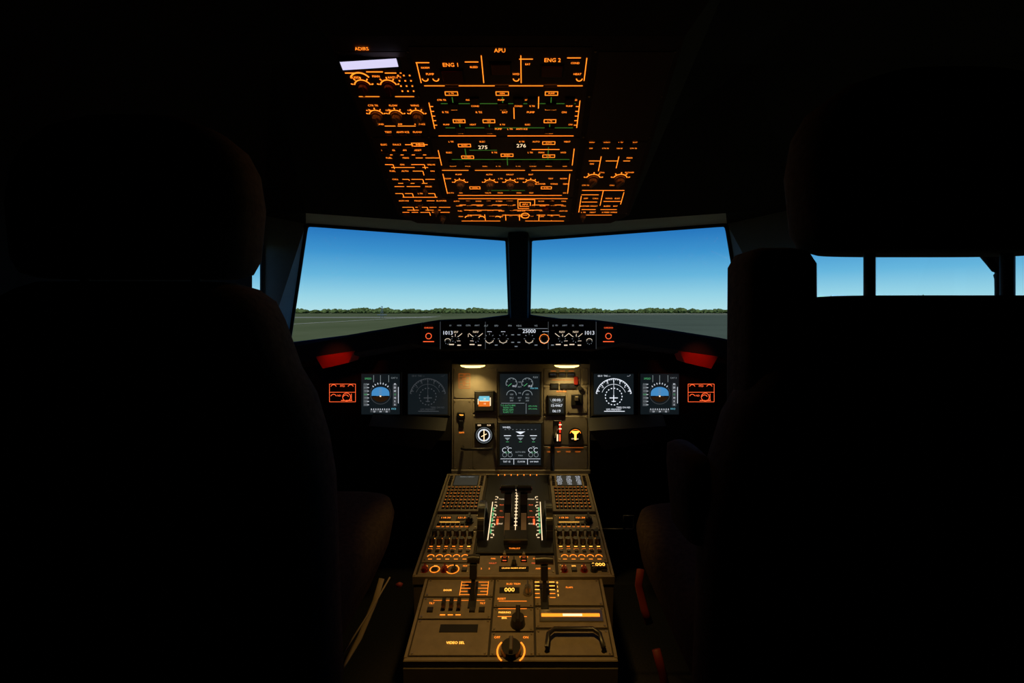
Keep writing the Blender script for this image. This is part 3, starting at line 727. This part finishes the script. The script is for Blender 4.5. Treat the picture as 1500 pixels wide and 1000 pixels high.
pa.box('black', -.72, .63, -.34, .72, .0, .0058); pa.text('amber_bright', 'VIDEO SEL', -.54, .84, .010, .005)
pa.text('amber', 'FLAPS', .62, .14, .008, .005)
for i in range(5): pa.line('amber_bright' if i < 3 else 'amber', .24, .06+i*.055, .29, .06+i*.055, .002, .0048); pa.line('amber_bright' if i < 3 else 'amber', .40, .06+i*.055, .46, .06+i*.055, .002, .0048)
for i, t in enumerate('0123'): pa.text('amber_bright', t, .49, .07+i*.06, .010, .005)
pa.box('metal', .28, .45, .93, .60, .004, .008, .001); pa.quad('amber', .30, .505, .90, .545, .0085); pa.quad('warm_white', .52, .51, .72, .54, .0088)
P_ = [pa.W(*pa.L(u, s_), hh) for (u, s_, hh) in ((.34, .93, .004), (.34, .93, .018), (.36, .80, .022), (.42, .745, .022), (.80, .745, .022), (.86, .80, .022), (.88, .93, .018), (.88, .93, .004))]
tube('printer_handle', P_, .006, 'black_knob', pd_e)
for (u, s0, wg, nm) in ((-.43, .30, .017, 'speed_brake_lever_grip'), (.34, .32, .026, 'flap_lever_grip')):
    lever(pa, u, [(s0, .004, .022), (s0-.08, .04, .016), (s0-.16, .09, .014)], .011, 'black_knob')
    a, b_ = pa.L(u, s0-.17)
    tube(nm, [pa.W(a-wg, b_, .098), pa.W(a-wg*.9, b_, .098), pa.W(a, b_, .100), pa.W(a+wg*.9, b_, .098), pa.W(a+wg, b_, .098)], .012, 'black_knob', pd_e, 14)
    lever(pa, u, [(s0-.10, .055, .020), (s0-.16, .090, .026)], .020, 'black_knob')
    pa.mbox('black', u, s0-.02, .022, .075, .004, .007, .001)
pa.build('aft_section', pd_e)
tube('side_grip', [(.395, 1.75, Z(-.80)), (.395, 1.75, Z(-.75)), (.43, 1.75, Z(-.75)), (.43, 1.75, Z(-.80)), (.40, 1.75, Z(-.80)), (.30, 1.75, Z(-.80))], .004, 'bezel', pd_e)

# ------------------------------------------------------------------ seats
def seat(cx, cy, top_off, hr, sgn, cushion_y, stowed):
    e = empty('pilot_seat')
    prof = [(-.88, .24), (-.80, .27), (-.6, .295), (-.26, .295), (-.196, .284), (-.13, .264), (-.09, .240), (-.016, .213), (.015, .197), (.033, .175), (.043, .14)]
    loft('seat_back', [(cx, cy+(0 if z > -.3 else (-.3-z)*.10), Z(z+(top_off if z > -.05 else 0)), hw, .062 if z < .03 else .045) for z, hw in prof], 'seat_cloth', e, 36, 4)
    z0, z1 = hr; H_ = z1-z0
    hp = [(0, .145, .045), (.03, .165, .056), (.12, .176, .062), (.45, .184, .062), (.66, .176, .06), (.80, .158, .056), (.91, .125, .048), (.98, .08, .032), (1.0, .03, .015)]
    loft('headrest', [(cx, cy, Z(z0+H_*a), hw, hd) for a, hw, hd in hp], 'seat_cloth', e, 36, 3.2)
    for i, dx in enumerate((-.086, .086)): tube('headrest_post_%d' % (i+1), [(cx+dx, cy, Z(-.1)), (cx+dx, cy, Z(z0+.05))], .0065, 'seat_frame', e)
    y0 = cushion_y
    loft('seat_cushion', [(cx, y0, Z(-.74), .17, .22), (cx, y0, Z(-.70), .20, .27), (cx, y0, Z(-.62), .235, .30), (cx, y0, Z(-.55), .248, .305), (cx, y0, Z(-.52), .24, .298), (cx, y0, Z(-.508), .20, .26)], 'seat_cloth', e, 36, 5)
    loft('seat_base', [(cx, y0-.05, .001, .22, .24), (cx, y0-.05, .06, .22, .24), (cx, y0-.05, .10, .12, .16), (cx, y0-.05, Z(-.72), .12, .16)], 'seat_frame', e, 24, 6)
    loft('armrest', [(cx+sgn*.30, y0-.05, Z(-.34), .030, .16), (cx+sgn*.30, y0-.05, Z(-.32), .034, .17), (cx+sgn*.30, y0-.05, Z(-.29), .034, .17), (cx+sgn*.30, y0-.05, Z(-.28), .026, .16)], 'seat_cloth', e, 24, 5)
    if stowed:
        loft('stowed_armrest', [(.355, .62, Z(-.60), .034, .034), (.355, .62, Z(-.56), .044, .042), (.355, .62, Z(-.1), .045, .042), (.355, .62, Z(.058), .044, .042), (.355, .62, Z(.074), .036, .036), (.355, .62, Z(.079), .022, .02)], 'seat_cloth', e, 28, 5)
    return e
s1 = seat(-.558, .74, 0, (.050, .296), -1, 1.08, False)
s2 = seat(.556, .60, -.025, (.072, .295), 1, 1.00, True)
loft('armrest_pivot', [(.262, .66, Z(-.30), .014, .05), (.262, .66, Z(-.22), .02, .06), (.262, .66, Z(-.195), .02, .055), (.262, .66, Z(-.188), .012, .04)], 'seat_cloth', s2, 20, 3)
b1 = empty('seat_belt')
tube('strap', [(-.34, 1.25, Z(-.70)), (-.348, 1.22, Z(-.74)), (-.37, 1.17, Z(-.80)), (-.39, 1.12, Z(-.83)), (-.405, 1.08, Z(-.84)), (-.42, 1.05, Z(-.9))], .008, 'belt', b1, 8, False, .25)
tube('strap_edge', [(-.31, 1.22, Z(-.68)), (-.335, 1.16, Z(-.72)), (-.38, 1.07, Z(-.78)), (-.42, .98, Z(-.84))], .002, 'belt', b1)
tube('release_tab', [(-.292, 1.22, Z(-.702)), (-.286, 1.22, Z(-.698)), (-.280, 1.22, Z(-.702))], .006, 'belt_red', b1)
b2 = empty('seat_belt')
tube('strap', [(.33, 1.22, Z(-.66)), (.325, 1.22, Z(-.70)), (.335, 1.20, Z(-.75)), (.345, 1.19, Z(-.78))], .010, 'belt_red', b2, 8, False, .4)
tube('strap_end', [(.345, 1.13, Z(-.80)), (.355, 1.12, Z(-.84)), (.365, 1.12, Z(-.88)), (.36, 1.12, Z(-.93))], .010, 'belt_red', b2, 8, False, .4)

# ------------------------------------------------------------------ outside
gm = bpy.data.materials.new('airfield_ground'); gm.use_nodes = True; nt = gm.node_tree; bs = nt.nodes['Principled BSDF']; bs.inputs['Roughness'].default_value = 1; bs.inputs['Specular IOR Level'].default_value = 0
tc = nt.nodes.new('ShaderNodeTexCoord'); mpn = nt.nodes.new('ShaderNodeMapping'); mpn.inputs['Scale'].default_value = (.006, .003, 1)
ns = nt.nodes.new('ShaderNodeTexNoise'); ns.inputs['Scale'].default_value = 2.0; ns.inputs['Detail'].default_value = 9; ns.inputs['Roughness'].default_value = .7
cr = nt.nodes.new('ShaderNodeValToRGB'); el = cr.color_ramp.elements
el[0].position = .35; el[0].color = (.075, .105, .050, 1); el[1].position = .62; el[1].color = (.115, .145, .080, 1)
nt.links.new(tc.outputs['Object'], mpn.inputs['Vector']); nt.links.new(mpn.outputs[0], ns.inputs['Vector']); nt.links.new(ns.outputs['Fac'], cr.inputs['Fac']); nt.links.new(cr.outputs['Color'], bs.inputs['Base Color'])
MATS['ground'] = gm
mat('concrete', (.24, .27, .23), 1, noise=.2, nscale=.05, spec=0); mat('paint', (.5, .55, .5), 1, spec=0); mat('tree', (.085, .13, .05), 1, noise=.6, nscale=.15, spec=0)
mat('tarmac', (.082, .115, .092), 1, noise=.15, nscale=.03, spec=0); mat('mast_blue', (.12, .18, .25), .7)
G = Z(-5)
gr = MB(); gr.face('ground', (-4000, -300, G), (4000, -300, G), (4000, 5000, G), (-4000, 5000, G))
gr.face('tarmac', (20, 20, G+.05), (600, 20, G+.05), (600, 620, G+.05), (20, 620, G+.05)); gr.face('concrete', (120, 680, G+.06), (1500, 680, G+.06), (1500, 850, G+.06), (60, 850, G+.06))
gr.face('paint', (-89, 60, G+.08), (-87.6, 60, G+.08), (-82, 460, G+.08), (-84, 460, G+.08)); gr.face('paint', (60, 560, G+.12), (500, 520, G+.12), (500, 528, G+.12), (60, 566, G+.12))
gr.face('concrete', (-300, 330, G+.06), (-70, 330, G+.06), (-70, 385, G+.06), (-300, 385, G+.06))
gr.build('airfield')
import bmesh
bm = bmesh.new(); bmesh.ops.create_icosphere(bm, subdivisions=2, radius=1); iv = [v.co.copy() for v in bm.verts]; fi = [tuple(v.index for v in f.verts) for f in bm.faces]; bm.free()
tv = []; tf = []
def tree(x, y, r, hgt):
    b = len(tv); a = random.random()*6
    for c_ in iv:
        k_ = 1+.25*math.sin(c_.x*5+a)*math.cos(c_.y*6+a*2)+random.uniform(-.08, .08)
        tv.append((x+c_.x*r*k_, y+c_.y*r*k_, max(G+.2, G+hgt*.45+c_.z*hgt*.55*k_)))
    tf.extend(tuple(b+i for i in f) for f in fi)
for i in range(470):
    x = -750+i*3.4+random.uniform(-2, 2); y = 930+30*math.sin(i*.07)+random.uniform(-25, 25)
    hgt = 8.5+1.6*math.sin(i*.11)+1.0*math.sin(i*.37)+random.uniform(-1, 1.2)
    tree(x, y, random.uniform(4, 8), max(6, hgt))
for i in range(110):
    t = i/110; x = 210+t*130+random.uniform(-4, 4); y = 330-t*110+random.uniform(-8, 8); tree(x, y, random.uniform(2.5, 5), 12.5+1.5*math.sin(i*.25)+random.uniform(-.8, 1)-t*2)
add_mesh('tree_line', tv, tf, ['tree'])
m_e = empty('approach_mast')
GB = G+.14
for dx, dy in ((-.8, -.8), (.8, -.8), (.8, .8), (-.8, .8)): tube('leg', [(-91+dx, 300+dy, GB), (-91+dx*.3, 300+dy*.3, GB+7.8)], .08, 'mast_blue', m_e, 5)
for z in (2, 4, 6, 7.8): tube('brace', [(-91.6, 299.4, G+z), (-90.4, 299.4, G+z)], .08, 'mast_blue', m_e, 5)
tube('cross_bar', [(-94, 300, G+2.4), (-88, 300, G+2.4)], .25, 'mast_blue', m_e, 5)

w = bpy.data.worlds.new('sky'); scn.world = w; w.use_nodes = True; nt = w.node_tree; bg = nt.nodes['Background']
tc = nt.nodes.new('ShaderNodeTexCoord'); sp = nt.nodes.new('ShaderNodeSeparateXYZ'); cr = nt.nodes.new('ShaderNodeValToRGB')
nt.links.new(tc.outputs['Generated'], sp.inputs[0]); nt.links.new(sp.outputs['Z'], cr.inputs['Fac']); nt.links.new(cr.outputs['Color'], bg.inputs['Color'])
e_ = cr.color_ramp.elements
stops = [(0, (.44, .75, .82)), (.03, (.31, .66, .80)), (.07, (.135, .47, .73)), (.115, (.048, .30, .63)), (.16, (.019, .18, .51)), (.3, (.007, .08, .32)), (1, (.002, .02, .12))]
e_[0].position = 0; e_[0].color = (*stops[0][1], 1); e_[1].position = 1; e_[1].color = (*stops[-1][1], 1)
for p, c_ in stops[1:-1]:
    x = e_.new(p); x.color = (*c_, 1)
bg.inputs['Strength'].default_value = 1.0

def light(name, typ, loc, col, power, target=None, **kw):
    l = bpy.data.lights.new(name, typ); l.color = col; l.energy = power
    for k_, v_ in kw.items(): setattr(l, k_, v_)
    o = bpy.data.objects.new(name, l); scn.collection.objects.link(o); o.location = loc
    if target: o.rotation_euler = (Vector(target)-Vector(loc)).to_track_quat('-Z', 'Y').to_euler()
    return o
light('sun', 'SUN', (0, -20, 30), (1, .96, .80), 2.7, (0, 10, 0), angle=.01)
light('pedestal_flood_light', 'SPOT', (0, 1.02, Z(.44)), (1, .57, .13), 22, (0, 1.24, Z(-.85)), spot_size=math.radians(44), spot_blend=.9, shadow_soft_size=.02)
light('flood_spill_fill', 'SPOT', (-.05, 1.0, Z(.46)), (1, .58, .22), .32, (-.02, 1.0, 0), spot_size=math.radians(160), spot_blend=.5, shadow_soft_size=.02)  # added fill for warm flood spill on the headrests, no fitting here
for x in (-.185, .205): light('panel_flood_light', 'SPOT', (x, 1.985, Z(-.24)), (1, .70, .24), 2.2, (x, 2.035, Z(-.6)), spot_size=math.radians(120), spot_blend=.8, shadow_soft_size=.012)
for s in (-1, 1): light('map_light_bulb', 'SPOT', (s*.70, 1.74, Z(-.15)), (1, .12, .03), .30, (s*.71, 1.88, Z(-.192)), spot_size=math.radians(60), spot_blend=.9, shadow_soft_size=.01)

cam = bpy.data.cameras.new('camera'); co = bpy.data.objects.new('camera', cam); scn.collection.objects.link(co)
co.location = (.04, 0, E); co.rotation_euler = (math.radians(90), 0, 0)
cam.sensor_width = 36; cam.lens = 700/1500*36; cam.shift_x = -22/1500; cam.shift_y = -45/1500; cam.clip_start = .02; cam.clip_end = 10000
scn.camera = co
